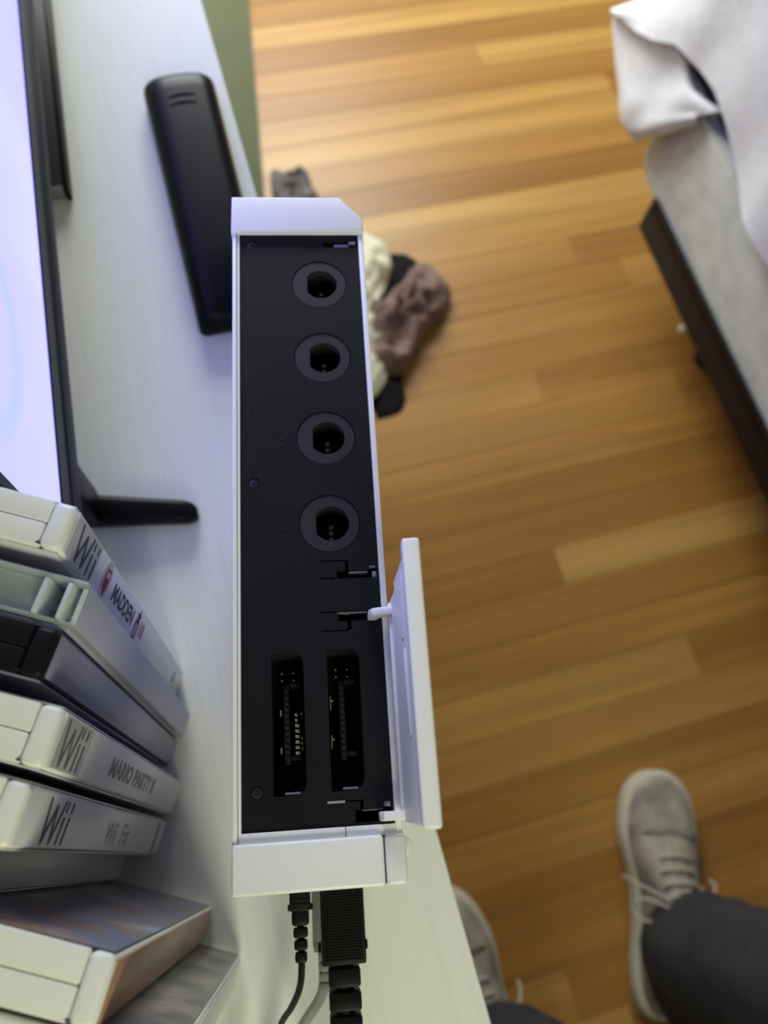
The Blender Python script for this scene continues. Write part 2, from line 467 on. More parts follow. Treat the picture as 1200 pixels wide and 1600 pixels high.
bm = NB(); box(bm, 29.15, 43.2, 11.8, 14.5, 150, 155.5, 0.2); obj('rear_ledge', bm, 'white_plastic', con)

bm = NB(); cyl(bm, 44.2, 8.6, 2.5, 138, 150, 24, 0.4); obj('side_tab', bm, 'white_plastic', con)
PY = (181.7, 154.0, 125.8, 98.0)
def slot_outline(x0, x1, y0, y1, r=3.2):
    pts = [(x0, y0)]
    pts += [(x1 - r + r * math.cos(a), y0 + r + r * math.sin(a)) for a in [R_(-90 + 15 * i) for i in range(7)]]
    pts += [(x1 - r + r * math.cos(a), y1 - r + r * math.sin(a)) for a in [R_(15 * i) for i in range(7)]]
    pts += [(x0, y1)]
    return pts
holes = [circle(28.3, y, 8.95, 48) for y in PY]
SL = [(10.6, 19.4, 22.9, 60.3), (25.9, 34.9, 23.3, 60.6)]
holes += [slot_outline(*s) for s in SL]
def mirror(pts, ym):
    return [(x, 2 * ym - y) for x, y in pts][::-1]
hinge = [(29.7, 81.0), (41.2, 81.0), (41.2, 85.0), (38.9, 85.0), (38.9, 83.3), (33.2, 83.3), (33.2, 86.2), (32.2, 86.6), (24.7, 86.6), (24.7, 86.25), (31.9, 86.2), (32.3, 85.8), (32.3, 83.5), (29.7, 83.3)]
slit = [(24.7, 80.95), (29.2, 80.95), (29.2, 81.4), (24.7, 81.4)]
hinge3 = [(29.6, 68.6), (31.9, 68.6), (32.3, 66.6), (31.6, 66.1), (24.7, 66.1), (24.7, 65.75), (32.0, 65.7), (33.2, 66.4), (33.2, 68.6), (41.2, 68.6), (41.2, 71.4), (29.6, 71.4)]
slit3 = [(24.6, 71.05), (29.1, 71.05), (29.1, 71.45), (24.6, 71.45)]
hinge1 = [(29.8, 196.2), (41.3, 196.2), (41.3, 199.4), (38.7, 199.4), (38.7, 198.5), (29.8, 198.5)]
slit1 = [(24.9, 196.3), (29.4, 196.3), (29.4, 196.65), (24.9, 196.65)]
hinge4 = [(31.8, 15.3), (41.3, 15.3), (41.3, 20.2), (39.3, 20.2), (39.3, 18.4), (34.0, 18.4), (34.0, 20.9), (29.4, 20.9), (29.4, 20.6), (33.2, 20.5), (33.2, 18.4), (31.8, 18.4)]
holes += [hinge, slit, hinge3, slit3, hinge1, slit1, hinge4]
SCR = [(6.3, 197.3), (6.4, 111.4), (6.5, 24.1)]
holes += [circle(x, y, 1.75, 20) for x, y in SCR]
bm = NB(); plate(bm, [(2.45, 14.5), (41.9, 14.5), (41.9, 201.3), (2.45, 201.3)], holes, 153.3, 155.0)
panel = obj('port_panel', bm, 'panel_black', con, smooth=0)
panel['label'] = 'matte black panel with sockets and card slots'

def dshape(y, r=5.35, cx=28.75, flat=24.35, n_=40):
    a = math.acos((flat - cx) / r)
    return [(cx + r * math.cos(t_), y + r * math.sin(t_)) for t_ in [-a + 2 * a * i / n_ for i in range(n_ + 1)]]
for y in PY:
    bm = NB(); plate(bm, circle(28.3, y, 8.72, 56), [dshape(y)], 151.8, 154.75)
    so = obj('controller_socket', bm, 'socket_grey', con, smooth=30)
    so['label'] = 'round charcoal socket with a flat sided hole'
    bm = NB(); plate(bm, circle(28.3, y, 8.6, 40), [dshape(y, 5.45)], 140, 151.8); obj('socket_tube', bm, 'inner_black', so, smooth=30)
    bm = NB(); cyl(bm, 28.3, y, 8.7, 136, 140.2); obj('socket_back', bm, 'inner_black', so)
    for k in range(3):
        bm = NB(); box(bm, 28.2, 29.7, y - 3.4 + k * 2.0, y - 2.0 + k * 2.0, 140, 147.5, 0.25); obj('contact_pin', bm, 'pin_metal', so)
for j, (y, n_) in enumerate(zip(PY, (1, 2, 3, 4))):
    for k in range(n_):
        bm = NB(); cyl(bm, 14.7, y + (k - (n_ - 1) / 2) * 2.3, 0.42, 154.9, 155.12, 12); obj('port_dot', bm, 'inner_black', panel)
for k in range(26):      # two lines of tiny raised lettering too small to read
    bm = NB(); box(bm, 6.6, 7.5, 151 - k * 0.82, 151.45 - k * 0.82, 154.98, 155.06); obj('raised_mark', bm, 'inner_black', panel, smooth=0)
    bm = NB(); box(bm, 4.4, 5.3, 152 - k * 0.9, 152.5 - k * 0.9, 154.98, 155.06); obj('raised_mark', bm, 'inner_black', panel, smooth=0)
for x, y in SCR:
    bm = NB(); cyl(bm, x, y, 1.62, 153, 154.75, 20, 0.25)
    s_ = obj('screw', bm, 'screw_black', con)
    bm = NB(); box(bm, x - 0.95, x + 0.95, y - 0.17, y + 0.17, 154.6, 154.82); box(bm, x - 0.17, x + 0.17, y - 0.95, y + 0.95, 154.6, 154.82)
    bmesh.ops.rotate(bm, verts=bm.verts, cent=(x, y, 0), matrix=Matrix.Rotation(R_(35), 3, 'Z'))
    obj('cross_recess', bm, 'inner_black', s_, smooth=0)

for q, (x0, x1, y0, y1) in enumerate(SL):
    bm = NB(); plate(bm, [(x0 - 1, y0 - 1), (x1 + 1, y0 - 1), (x1 + 1, y1 + 1), (x0 - 1, y1 + 1)], [slot_outline(x0, x1, y0, y1)], 136, 153.2)
    sl = obj('card_slot', bm, 'inner_black', con, smooth=30)
    bm = NB(); box(bm, x0 - 1, x1 + 1, y0 - 1, y1 + 1, 134, 136); obj('slot_floor', bm, 'inner_black', sl, smooth=0)
    cx = x0 + 4.2
    bm = NB(); box(bm, cx - 1.2, cx + 0.4, y0 + 8, y1 - 8, 136, 150, 0.2)
    conn = obj('connector', bm, 'panel_black', sl)
    bm = NB(); box(bm, cx + 0.4, cx + 3.4, y0 + 9, y0 + 10.2, 136, 149.5, 0.2); box(bm, cx + 0.4, cx + 3.4, y1 - 8.6, y1 - 7.4, 136, 149.5, 0.2)
    obj('connector_end', bm, 'panel_black', sl)
    for k in range(12):
        bm = NB(); box(bm, cx - 0.9, cx + 0.1, y0 + 9.2 + k * 1.62, y0 + 10.2 + k * 1.62, 149.9, 150.25, 0.1); obj('contact_recess', bm, 'inner_black', sl)
    if q == 0:
        for k in range(8):
            w = 1.3 if k < 6 else 0.8
            bm = NB(); box(bm, x0 + 6.0, x0 + 6.0 + w, y0 + 10.6 + k * 1.45, y0 + 11.4 + k * 1.45, 146, 149.5, 0.15); obj('contact_pin', bm, 'gold', sl)
        for y in (y0 + 11.8, y0 + 13.1, y0 + 14.5, y0 + 21):
            bm = NB(); box(bm, x0 + 7.7, x0 + 7.95, y, y + 0.7, 147, 149.6); obj('contact_pin', bm, 'gold', sl, smooth=0)
        for y in (y0 + 11, y0 + 21):
            bm = NB(); box(bm, x0 + 2.0, x0 + 2.4, y, y + 1.6, 147, 150); obj('spring_clip', bm, 'gold', sl, smooth=0)
    else:
        for y in (y0 + 11.2, y0 + 21.6):
            bm = NB(); box(bm, x0 + 0.5, x0 + 0.8, y, y + 3.6, 147, 150); box(bm, x0 + 0.8, x0 + 1.4, y + 2.2, y + 2.7, 147, 149.5)
            obj('spring_clip', bm, 'gold', sl, smooth=0)
    for k in range(2):
        bm = NB(); box(bm, x0 + 2.3, x0 + 2.8, y1 - 6.5 + k * 2, y1 - 6.0 + k * 2, 145, 146); box(bm, x0 + 5.6, x0 + 6.0, y1 - 6.5 + k * 2, y1 - 6.1 + k * 2, 145, 146)
        obj('rivet', bm, 'gold', sl, smooth=0)
    bm = NB(); box(bm, x0 + 3.0, x0 + 7.2, y0 + 0.2, y0 + 0.9, 151, 152.6, 0.2); obj('lip', bm, 'hinge_grey', sl)

for (x0, x1, y0, y1) in ((33.8, 38.7, 196.3, 197.9), (38.8, 41.2, 198.3, 199.3), (33.3, 38.8, 82.7, 83.2), (39.2, 41.2, 84.2, 84.9), (40.0, 41.9, 81.2, 83.0), (39.3, 41.2, 68.7, 69.6), (39.3, 41.2, 18.8, 20.1), (29.6, 38.0, 71.0, 71.3), (33.6, 39.2, 18.1, 18.35)):
    bm = NB(); box(bm, x0, x1, y0, y1, 151, 154.4, 0.15); obj('hinge_catch', bm, 'hinge_grey', con)
bm = NB(); box(bm, 24.6, 29.3, 20.35, 20.95, 154.6, 155.25, 0.15); obj('hinge_catch', bm, 'hinge_grey', con)
bm = NB(); box(bm, 3, 41.5, 15, 201, 126, 128); obj('inner_tray', bm, 'inner_black', con, smooth=0)

# the card slot door, swung open
bm = NB(); box(bm, 45.9, 48.6, 13.8, 79.6, 155.5, 195.5, 0.7, 3)
door = obj('slot_door', bm, 'door_plastic', con)
door['label'] = 'white hinged door standing open'
bm = NB(); box(bm, 44.2, 46.1, 14.6, 73.2, 157, 192.5, 0.6, 2); obj('inner_frame', bm, 'door_plastic', door)
bm = NB(); box(bm, 44.3, 48.4, 14.0, 79.4, 191.5, 195.7, 0.6, 3); obj('upper_lip', bm, 'door_plastic', door)
bm = NB(); box(bm, 43.4, 44.4, 16, 72, 157.5, 160.5, 0.3); obj('lower_rib', bm, 'door_plastic', door)
bm = NB(); box(bm, 43.7, 44.5, 34, 54, 184, 188.5, 0.3); obj('grip_rib', bm, 'door_plastic', door)
bm = NB(); box(bm, 44.0, 44.3, 56.5, 57.3, 184, 185.2); obj('mould_mark', bm, 'hinge_grey', door, smooth=0)
for y0 in (68.4, 15.3):
    pts = [(38.0, 153.0), (38.0, 158.6), (38.8, 160.4), (40.4, 161.2), (45.8, 162.0), (45.8, 158.5), (41.0, 158.0), (40.4, 157.0), (40.2, 153.0)]
    bm = NB(); prism(bm, [(p[0], p[1]) for p in pts], 0, 2.3, 0.35)
    for v in bm.verts:
        x, z, y = v.co.x, v.co.y, v.co.z
        v.co = (x, y0 + y, z)
    obj('hinge_arm', bm, 'door_plastic', door)

# ------------------------------------------------------------------ cables at the back of the console
Rz = Matrix.Rotation(R_(-12.2), 3, 'Z')
def cable_thing(name, label, group=None):
    return thing(name, label, 'cable', (0, 0, H), (0, 0, R_(-12.2)), group)
c1 = cable_thing('sensor_cable', 'thin black cable with a small plug at the back of the console')
bm = NB(); box(bm, 12.4, 18.8, -10.5, -0.15, 94, 101, 0.7)
for k in range(6):
    box(bm, 12.3, 18.9, -1.6 - k * 1.4, -1.1 - k * 1.4, 94.0, 101.2, 0.1, 1)
obj('plug', bm, 'cable_black', c1)
bm = NB(); box(bm, 12.9, 18.3, -14.6, -10.3, 94.6, 100.6, 1.0); obj('plug_neck', bm, 'cable_black', c1)
for x in (11.9, 18.9):
    bm = NB(); box(bm, x - 0.2, x + 0.7, -10.4, -8.6, 96.5, 98.6, 0.3); obj('clip_tab', bm, 'cable_black', c1)
for k in range(3):
    bm = NB(); box(bm, 13.3 + 0.2 * k, 17.8 - 0.2 * k, -18.0 - k * 3.4, -15.2 - k * 3.4, 95.3, 99.8, 0.7); obj('strain_relief', bm, 'cable_black', c1)
bm = NB(); tube(bm, [(15.6, -14, 97.5), (15.6, -26, 97.2), (14.6, -33, 92), (11.6, -40, 82), (7.9, -46.8, 68), (2, -62, 40), (-14, -80, 12), (-40, -98, 1.6), (-80, -110, 1.2), (-140, -150, 1.2), (-270, -220, 1.2)], 1.05, 8); obj('cord', bm, 'cable_black', c1)

c2 = cable_thing('video_cable', 'thick black cable with a wide ribbed plug at the back of the console')
bm = NB(); box(bm, 21.9, 35.3, -25.8, -0.15, 94, 103, 0.5)
for k in range(30):
    box(bm, 22.8, 34.4, -1.9 - k * 0.78, -1.5 - k * 0.78, 102.8, 103.25, 0.1, 1)
    box(bm, 35.1, 35.5, -1.9 - k * 0.78, -1.5 - k * 0.78, 95, 102, 0.1, 1)
obj('plug', bm, 'cable_black', c2)
for x in (21.3, 35.6):
    bm = NB(); box(bm, x - 0.5, x + 0.5, -22.4, -19.8, 97, 100, 0.3); obj('release_button', bm, 'cable_black', c2)
for k in range(6):
    bm = NB(); box(bm, 23.7, 33.4, -32.0 - k * 6.4, -26.8 - k * 6.4, 94.2 - k * 0.4, 102.4 - k * 0.4, 0.8); obj('strain_relief', bm, 'cable_black', c2)
bm = NB(); tube(bm, [(28.5, -24, 98.3), (28.6, -45, 97.5), (28.8, -66, 94), (30, -86, 75), (32, -102, 40), (30, -120, 12), (24, -150, 3.4), (14, -220, 3.1), (8, -310, 3.1), (-40, -385, 3.1), (-225, -430, 3.1)], 3.0, 10); obj('cord', bm, 'cable_black', c2)

c3 = cable_thing('power_cable', 'grey cable and plug beneath the wide black plug behind the console')
bm = NB(); box(bm, 18.9, 26.0, -26.5, -0.15, 55, 64, 0.7); obj('plug', bm, 'cable_grey', c3)
bm = NB(); box(bm, 19.2, 25.7, -27.8, -24.5, 54.7, 64.3, 0.5); obj('plug_flange', bm, 'cable_grey', c3)
for k in range(4):
    bm = NB(); box(bm, 20.6, 24.6, -31.0 - k * 3.3, -28.2 - k * 3.3, 57 - k * 0.8, 61.5 - k * 0.8, 0.6); obj('strain_relief', bm, 'cable_grey', c3)
bm = NB(); tube(bm, [(22.7, -25, 59.5), (22.6, -36, 57), (21.0, -44, 50), (14.5, -55, 35), (5, -72, 17), (-3, -95, 4), (-10, -140, 2.1), (-15, -240, 2.0), (-50, -290, 2.0), (-250, -330, 2.0)], 1.9, 10); obj('cord', bm, 'cable_grey', c3)

# ------------------------------------------------------------------ game cases (local: spine at x=0 facing +x, thickness towards -y)
def game_case(name, label, x, y, rz, lean, roll=0.0, T=14.4, body='case_white', spine='spine_white', face='spine_white', clear=False, W=135, HT=190):
    c = thing(name, label, 'game case', (x, y, H), (0, 0, 0), 'game cases standing in a row on the desk')
    c.matrix_world = Matrix.Translation((x * MM, y * MM, H * MM)) @ Matrix.Rotation(R_(rz), 4, 'Z') @ Matrix.Rotation(R_(-lean), 4, 'X') @ Matrix.Rotation(R_(roll), 4, 'Y')
    if not clear:
        bm = NB(); box(bm, -6.0, -0.5, -T + 0.5, -0.5, 0, HT, 1.5, 3); obj('hinge_spine', bm, body, c)
        bm = NB(); box(bm, -W, -6.1, -T / 2 + 0.06, -0.5, 0, HT - 0.3, 0.6, 2); obj('front_half', bm, body, c)
        bm = NB(); box(bm, -W, -6.1, -T + 0.5, -T / 2 - 0.06, 0, HT - 0.3, 0.6, 2); obj('back_half', bm, body, c)
        bm = NB(); box(bm, -7.6, -5.4, -T + 1.0, -T + 1.5, HT - 1.0, HT - 0.35, 0.1); obj('notch', bm, 'seam' if body == 'case_white' else 'inner_black', c)
    else:
        bm = NB(); box(bm, -W, -0.6, -T + 0.4, -T + 1.6, 0, HT, 0.3); obj('back_half', bm, 'clear', c)
        bm = NB(); box(bm, -W, -0.6, -1.6, -0.4, 0, HT, 0.3); obj('front_half', bm, 'clear', c)
        bm = NB(); box(bm, -2.0, -0.6, -T + 1.7, -1.7, 0, HT - 2, 0.3); obj('hinge_spine', bm, 'clear_edge', c)
        bm = NB(); box(bm, -W, -12, -T + 1.7, -1.7, HT - 4, HT - 2.6, 0.3); obj('top_wall', bm, 'clear', c)
        bm = NB(); box(bm, -11, -9.6, -T + 1.7, -1.7, HT - 14, HT, 0.3); obj('corner_post', bm, 'clear_edge', c)
        bm = NB(); box(bm, -5, -3.8, -T + 1.7, -1.7, HT - 18, HT + 0.4, 0.3); obj('corner_post', bm, 'clear_edge', c)
        bm = NB(); box(bm, -W + 4, -6, -T / 2 - 1, -T / 2 + 1, 2, HT - 10, 0.3); obj('tray', bm, 'insert_lilac', c)
    # the printed sheet wrapped round the case
    z0, z1 = 3, HT - 2.5
    bm = NB(); box(bm, -0.45, 0, -T + 1.2, -1.2, z0, z1, 0.15); sp = obj('spine_sheet', bm, spine, c)
    bm = NB(); box(bm, -W + 4, -1.5, -0.45, 0, z0, z1, 0.15); obj('front_sheet', bm, face, c)
    bm = NB(); box(bm, -W + 4, -1.5, -T, -T + 0.45, z0, z1, 0.15); obj('back_sheet', bm, face, c)
    return c, sp

def spine_text(sp, s, z, yc, size, material, xs=1.0, bold=0.0, slant=0.0, name='lettering'):
    return text_obj(name, s, size, material, sp, (0.02, yc, z), (0, 0, -1), (0, 1, 0), (1, 0, 0), xs, bold, slant)

def spine_logo(sp, z=182, mat_='ink_grey', T=14.4, h=9.6, k_=1.55):
    """the tall narrow Wii lettering"""
    y0 = -T / 2 - h / 2
    strokes = [((0, h), (1.7, 0)), ((1.7, 0), (3.7, h * 0.86)), ((3.7, h * 0.86), (5.4, 0)), ((5.4, 0), (7.2, h)), ((8.7, 0), (8.7, h * 0.60)), ((8.7, h * 0.80), (8.7, h * 0.98)), ((11.3, 0), (11.3, h * 0.60)), ((11.3, h * 0.80), (11.3, h * 0.98))]
    bm = NB()
    w = 0.52
    for (a, b_), (c, d) in strokes:
        p, q = Vector((a, b_)), Vector((c, d))
        dd = (q - p).normalized(); nn = Vector((-dd.y, dd.x)) * w
        pts = []
        for k in range(7):
            an = R_(90 + 30 * k)
            pts.append(p + dd * math.cos(an) * w + nn * math.sin(an))
        for k in range(7):
            an = R_(-90 + 30 * k)
            pts.append(q + dd * math.cos(an) * w + nn * math.sin(an))
        vs = [bm.verts.new((0.05, y0 + v.y, z - v.x * k_)) for v in pts]
        bm.faces.new(vs)
    bmesh.ops.solidify(bm, geom=bm.faces[:], thickness=0.06)
    return obj('logo', bm, mat_, sp, smooth=0)

def print_shape(sp, name, pts, z, yc, material, lift=0.05):
    bm = NB()
    vs = [bm.verts.new((lift, yc + p[1], z - p[0])) for p in pts]
    bm.faces.new(vs)
    bmesh.ops.solidify(bm, geom=bm.faces[:], thickness=0.05)
    return obj(name, bm, material, sp, smooth=0)

# 1: football game
g1, s1 = game_case('game_case', 'white game case with black and red football title on its spine', -18.4, 88.1, -29.5, 3.4, T=13.0)
print_shape(s1, 'spine_band', [(0.2, -5.4), (24, -5.4), (24, 5.4), (0.2, 5.4)], 187, -6.8, 'spine_band', 0.03)
spine_logo(s1, 182, T=13.6, h=8.6, k_=1.5)
print_shape(s1, 'league_oval', [(4.2 * math.cos(R_(a)), 5.6 * math.sin(R_(a))) for a in range(0, 360, 15)], 151, -6.6, 'ink_white', 0.04)
print_shape(s1, 'shield', [(-1.6, 3.4), (1.6, 3.4), (2.4, 1.0), (1.8, -2.6), (0, -4.2), (-1.8, -2.6), (-2.4, 1.0)], 150.5, -6.8, 'ink_red', 0.06)
print_shape(s1, 'shield_field', [(-1.1, 2.6), (1.1, 2.6), (1.6, 0.8), (-1.6, 0.8)], 150.5, -6.8, 'ink_white', 0.08)
spine_text(s1, 'MADDEN', 141.5, -9.2, 7.0, 'ink_dark', 1.02, 0.04, 0.0)
print_shape(s1, 'star', [((3.0 if i % 2 == 0 else 1.25) * math.cos(R_(36 * i + 90)), (3.0 if i % 2 == 0 else 1.25) * math.sin(R_(36 * i + 90))) for i in range(10)], 104.5, -4.4, 'ink_blue', 0.07)
print_shape(s1, 'shield', [(-2.3, 3.2), (2.3, 3.2), (3.0, 1.0), (2.2, -2.8), (0, -4.6), (-2.2, -2.8), (-3.0, 1.0)], 104.5, -8.4, 'ink_red', 0.05)
print_shape(s1, 'shield_field', [(-1.5, 1.8), (1.5, 1.8), (1.7, 0.2), (1.1, -2.0), (0, -3.2), (-1.1, -2.0), (-1.7, 0.2)], 104.5, -8.4, 'ink_white', 0.07)
spine_text(s1, '10', 100.5, -9.4, 7.2, 'ink_red', 1.0, 0.03)
print_shape(s1, 'maker_mark', [(-1.2, -2.2), (1.2, -2.2), (1.2, 2.2), (-1.2, 2.2)], 20, -7.0, 'ink_soft')
# 2: clear case
g2, s2 = game_case('clear_case', 'see-through plastic disc case next to the football game', -19.0, 68.9, -29.5, 3.4, T=12.4, clear=True, spine='insert_lilac', face='insert_lilac', HT=188)
# 3: black case
g3, s3 = game_case('game_case', 'black topped disc case with a plain dull lilac spine', -26.9, 58.7, -29.5, 3.4, T=12.6, body='case_black', spine='spine_lilac', face='spine_lilac')
# 4
g4, s4 = game_case('game_case', 'white game case with a long dark grey party title on its spine', -28.3, 40.6, -29.5, 3.4, T=14.4)
print_shape(s4, 'spine_band', [(0.2, -5.7), (25, -5.7), (25, 5.7), (0.2, 5.7)], 187, -7.2, 'spine_band', 0.03)
spine_logo(s4, 184, 'ink_soft')
spine_text(s4, 'MARIO PARTY 8', 134, -9.6, 7.0, 'ink_soft', 1.42, 0.04)
# 5
g5, s5 = game_case('game_case', 'white game case with a short grey green title on its spine', -37.4, 26.5, -29.5, 3.4, T=14.4)
spine_logo(s5, 173, 'ink_soft', k_=1.75)
spine_text(s5, 'Wii', 108, -11.0, 9.4, 'ink_soft', 1.1)
spine_text(s5, 'Fit', 86, -11.0, 9.4, 'ink_green', 1.3)
print_shape(s5, 'spine_band', [(0, -5.9), (4, -5.9), (4, 5.9), (0, 5.9)], 22, -7.2, 'ink_soft', 0.03)
# 6: pushed back between its neighbours
g6, s6 = game_case('game_case', 'white game case with a blank pale spine, pushed back in the row', -54.6, 19.3, -29.5, 3.4, T=12.2, spine='spine_pale', face='spine_pale')
# 7
g7, s7 = game_case('game_case', 'white game case with a blue and brown picture cover', -25.5, -11.5, -29.5, 3.4, T=14.4, spine='art_brown', face='art_blue')
# 8
g8, s8 = game_case('game_case', 'game case with grey picture cover, nearest the bottom of the picture', -17.9, -32.7, -29.5, 3.4, T=14.4, spine='spine_pale', face='art_grey')

# ------------------------------------------------------------------ bed
bed = thing('bed', 'bed with grey mottled box spring on a low dark metal frame', 'bed', (1000, 100, 0))
bx, by = 1000, 100
def L(x, y): return (x - bx, y - by)
def rounded_rect(x0, x1, y0, y1, r, k=6):
    pts = []
    for cx, cy, a0 in ((x1 - r, y1 - r, 0), (x0 + r, y1 - r, 90), (x0 + r, y0 + r, 180), (x1 - r, y0 + r, 270)):
        pts += [(cx + r * math.cos(R_(a0 + 90 * i / k)), cy + r * math.sin(R_(a0 + 90 * i / k))) for i in range(k + 1)]
    return pts
bm = NB(); prism(bm, [L(*p) for p in rounded_rect(727, 1990, -1050, 812, 60)], 182, 341, 10, 4); obj('box_spring', bm, 'boxspring', bed)
bm = NB(); tube(bm, [(*L(*p), 341) for p in rounded_rect(728, 1988, -1048, 810, 60)[7:14]] , 3.5, 8, smooth=False); obj('piping', bm, 'boxspring', bed)
bm = NB(); prism(bm, [L(*p) for p in rounded_rect(742, 1985, -1045, 806, 28)], 343, 540, 25, 4); obj('mattress', bm, 'navy', bed)
bm = NB(); box(bm, *[v - bx for v in (719, 724)], -1030 - by, 706 - by, 128, 192, 1); box(bm, *[v - bx for v in (719, 770)], -1030 - by, 706 - by, 176, 181, 1)
obj('side_rail', bm, 'metal_dark', bed)
bm = NB(); box(bm, 724 - bx, 1980 - bx, 500 - by, 530 - by, 150, 175, 2); obj('cross_rail', bm, 'metal_dark', bed)
for y in (515, -900):
    bm = NB(); box(bm, 806 - bx, 830 - bx, y - 12 - by, y + 12 - by, 8, 176, 2)
    lg = obj('leg', bm, 'metal_dark', bed)
    bm = NB(); cyl(bm, 818 - bx, y - by, 21, 0, 14, 20, 3); obj('foot_pad', bm, 'metal_dark', lg)
for y in (527, -880):
    bm = NB(); tube(bm, [(740 - bx, y - by, 120), (735 - bx, y - by, 108), (733 - bx, y + 2 - by, 98)], 6.5, 10); obj('end_cap', bm, 'glide', bed)

# blanket: one cloth over the mattress with a hanging side
path_top, path_hem = [], []
def P2(t_, a, b_): return a + (b_ - a) * t_
side = []
N1 = 90
for i in range(N1):
    y = P2(i / (N1 - 1), -1000, 780)
    hz = 318 if y < 300 else 318 + (y - 300) * 0.118 + 26 * math.exp(-((y - 690) / 75.0) ** 2)
    wob = 5 * math.sin(y / 47.0) + 4 * math.sin(y / 23.0 + 1)
    side.append(((722 + 0.25 * wob, y), (712 + wob * 0.8, y, hz + 3 * math.sin(y / 31.0))))
corner = [((724, 795), (707, 800, 374)), ((730, 805), (701, 835, 352)), ((738, 812), (699, 875, 336)), ((744, 815), (699, 915, 322)), ((748, 817), (701, 948, 309)), ((752, 818), (712, 952, 300)), ((760, 820), (735, 925, 282)), ((775, 821), (770, 885, 262)), ((800, 822), (810, 858, 250))]
foot = []
for i in range(24):
    x = P2(i / 23, 840, 2000)
    foot.append(((x, 822), (x, 850 + 8 * math.sin(x / 40.0), 255 + 6 * math.sin(x / 60.0))))
allp = side + corner + foot
rings = []
NV = 14
for (tx, ty), (hx, hy, hz) in allp:
    ring = []
    ring.append((tx + 40, min(ty, 778), 557))
    ring.append((tx + 10, ty - (8 if ty > 780 else 0), 559))
    ring.append((tx + 2, ty, 548))
    for k in range(1, NV + 1):
        f = k / NV
        e_ = f ** 1.6
        px, py, pz = tx + (hx - tx) * e_, ty + (hy - ty) * e_, 540 + (hz - 540) * f
        w = 5.0 * f * fbm((px, py, pz), 0.016, 9)
        ring.append((px - abs(w) * 0.8, py + (w if ty > 780 else 0), pz))
    rings.append(ring)
bm = NB(); loft(bm, rings, closed=False, cap=False)
bmesh.ops.recalc_face_normals(bm, faces=bm.faces)
bmesh.ops.solidify(bm, geom=bm.faces[:], thickness=5)
bt = NB()
NX, NY = 40, 56
gv = [[bt.verts.new((728 + 1260 * a / NX, -1000 + 1806 * c / NY, 558 + 7 * fbm((728 + 1260 * a / NX, -1000 + 1806 * c / NY, 0), 0.005, 3) * min(1, a / 4, (NY - c) / 4))) for c in range(NY + 1)] for a in range(NX + 1)]
for a in range(NX):
    for c in range(NY):
        bt.faces.new((gv[a][c], gv[a + 1][c], gv[a + 1][c + 1], gv[a][c + 1]))
bmesh.ops.solidify(bt, geom=bt.faces[:], thickness=6)
tag(obj('blanket', bm, 'blanket', smooth=80), 'soft white blanket hanging over the side of the bed', 'blanket')
blk = bpy.data.objects['blanket']
obj('top_layer', bt, 'blanket', blk, smooth=80)
# the lower fold of the blanket's corner
rows = [[(716, 965, 298), (717, 905, 318), (720, 845, 346), (724, 795, 362), (728, 742, 342), (731, 672, 372)],
        [(712, 930, 278), (709, 880, 282), (707, 835, 292), (719, 790, 330), (716, 735, 350), (724, 690, 362)],
        [(710, 890, 255), (703, 855, 256), (697, 820, 262), (706, 785, 290), (709, 745, 318), (720, 700, 350)],
        [(712, 862, 238), (704, 840, 232), (699, 812, 233), (700, 783, 252), (703, 748, 292), (716, 705, 342)],
        [(716, 852, 230), (712, 830, 222), (710, 806, 220), (708, 781, 232), (710, 740, 284), (720, 702, 336)]]
grid = []
for row in [spline(r_, 6) for r_ in rows]:
    grid.append(row)
cols = [spline([row[i] for row in grid], 6) for i in range(len(grid[0]))]
bm = NB(); loft(bm, cols, closed=False, cap=False)
bmesh.ops.recalc_face_normals(bm, faces=bm.faces)
bmesh.ops.solidify(bm, geom=bm.faces[:], thickness=4)
obj('corner_fold', bm, 'blanket', blk, smooth=80)

# ------------------------------------------------------------------ clothes on the floor
def crumple(name, outline, h, material, seed, label, base=0.0, fold=0.03, rough=0.45, cat='clothes'):
    P = spline(outline + [outline[0]], 6)[:-1]
    cx = sum(p.x for p in P) / len(P); cy = sum(p.y for p in P) / len(P)
    rings = []
    NR = 22
    for k in range(NR + 1):
        f = 1 - k / NR
        ring = []
        for p in P:
            x, y = cx + (p.x - cx) * f, cy + (p.y - cy) * f
            edge = min(1.0, (1 - f) * 4.0)
            v = fbm((x, y, 0), fold, seed, 4)
            rid = 1 - min(1, abs(fbm((x, y, 40), fold * 0.8, seed + 5, 2)) * 2.2)
            z = base + 2 + h * edge ** 0.6 * (0.45 + rough * v + 0.55 * rid) * (0.7 + 0.3 * (1 - f))
            ring.append((x + 4 * v, y + 4 * rid, max(base + 1, z)))
        rings.append(ring)
    rings.insert(0, [(p.x, p.y, base) for p in P])
    bm = NB(); loft(bm, rings)
    o = obj(name, bm, material, smooth=80)
    return tag(o, label, cat, None)

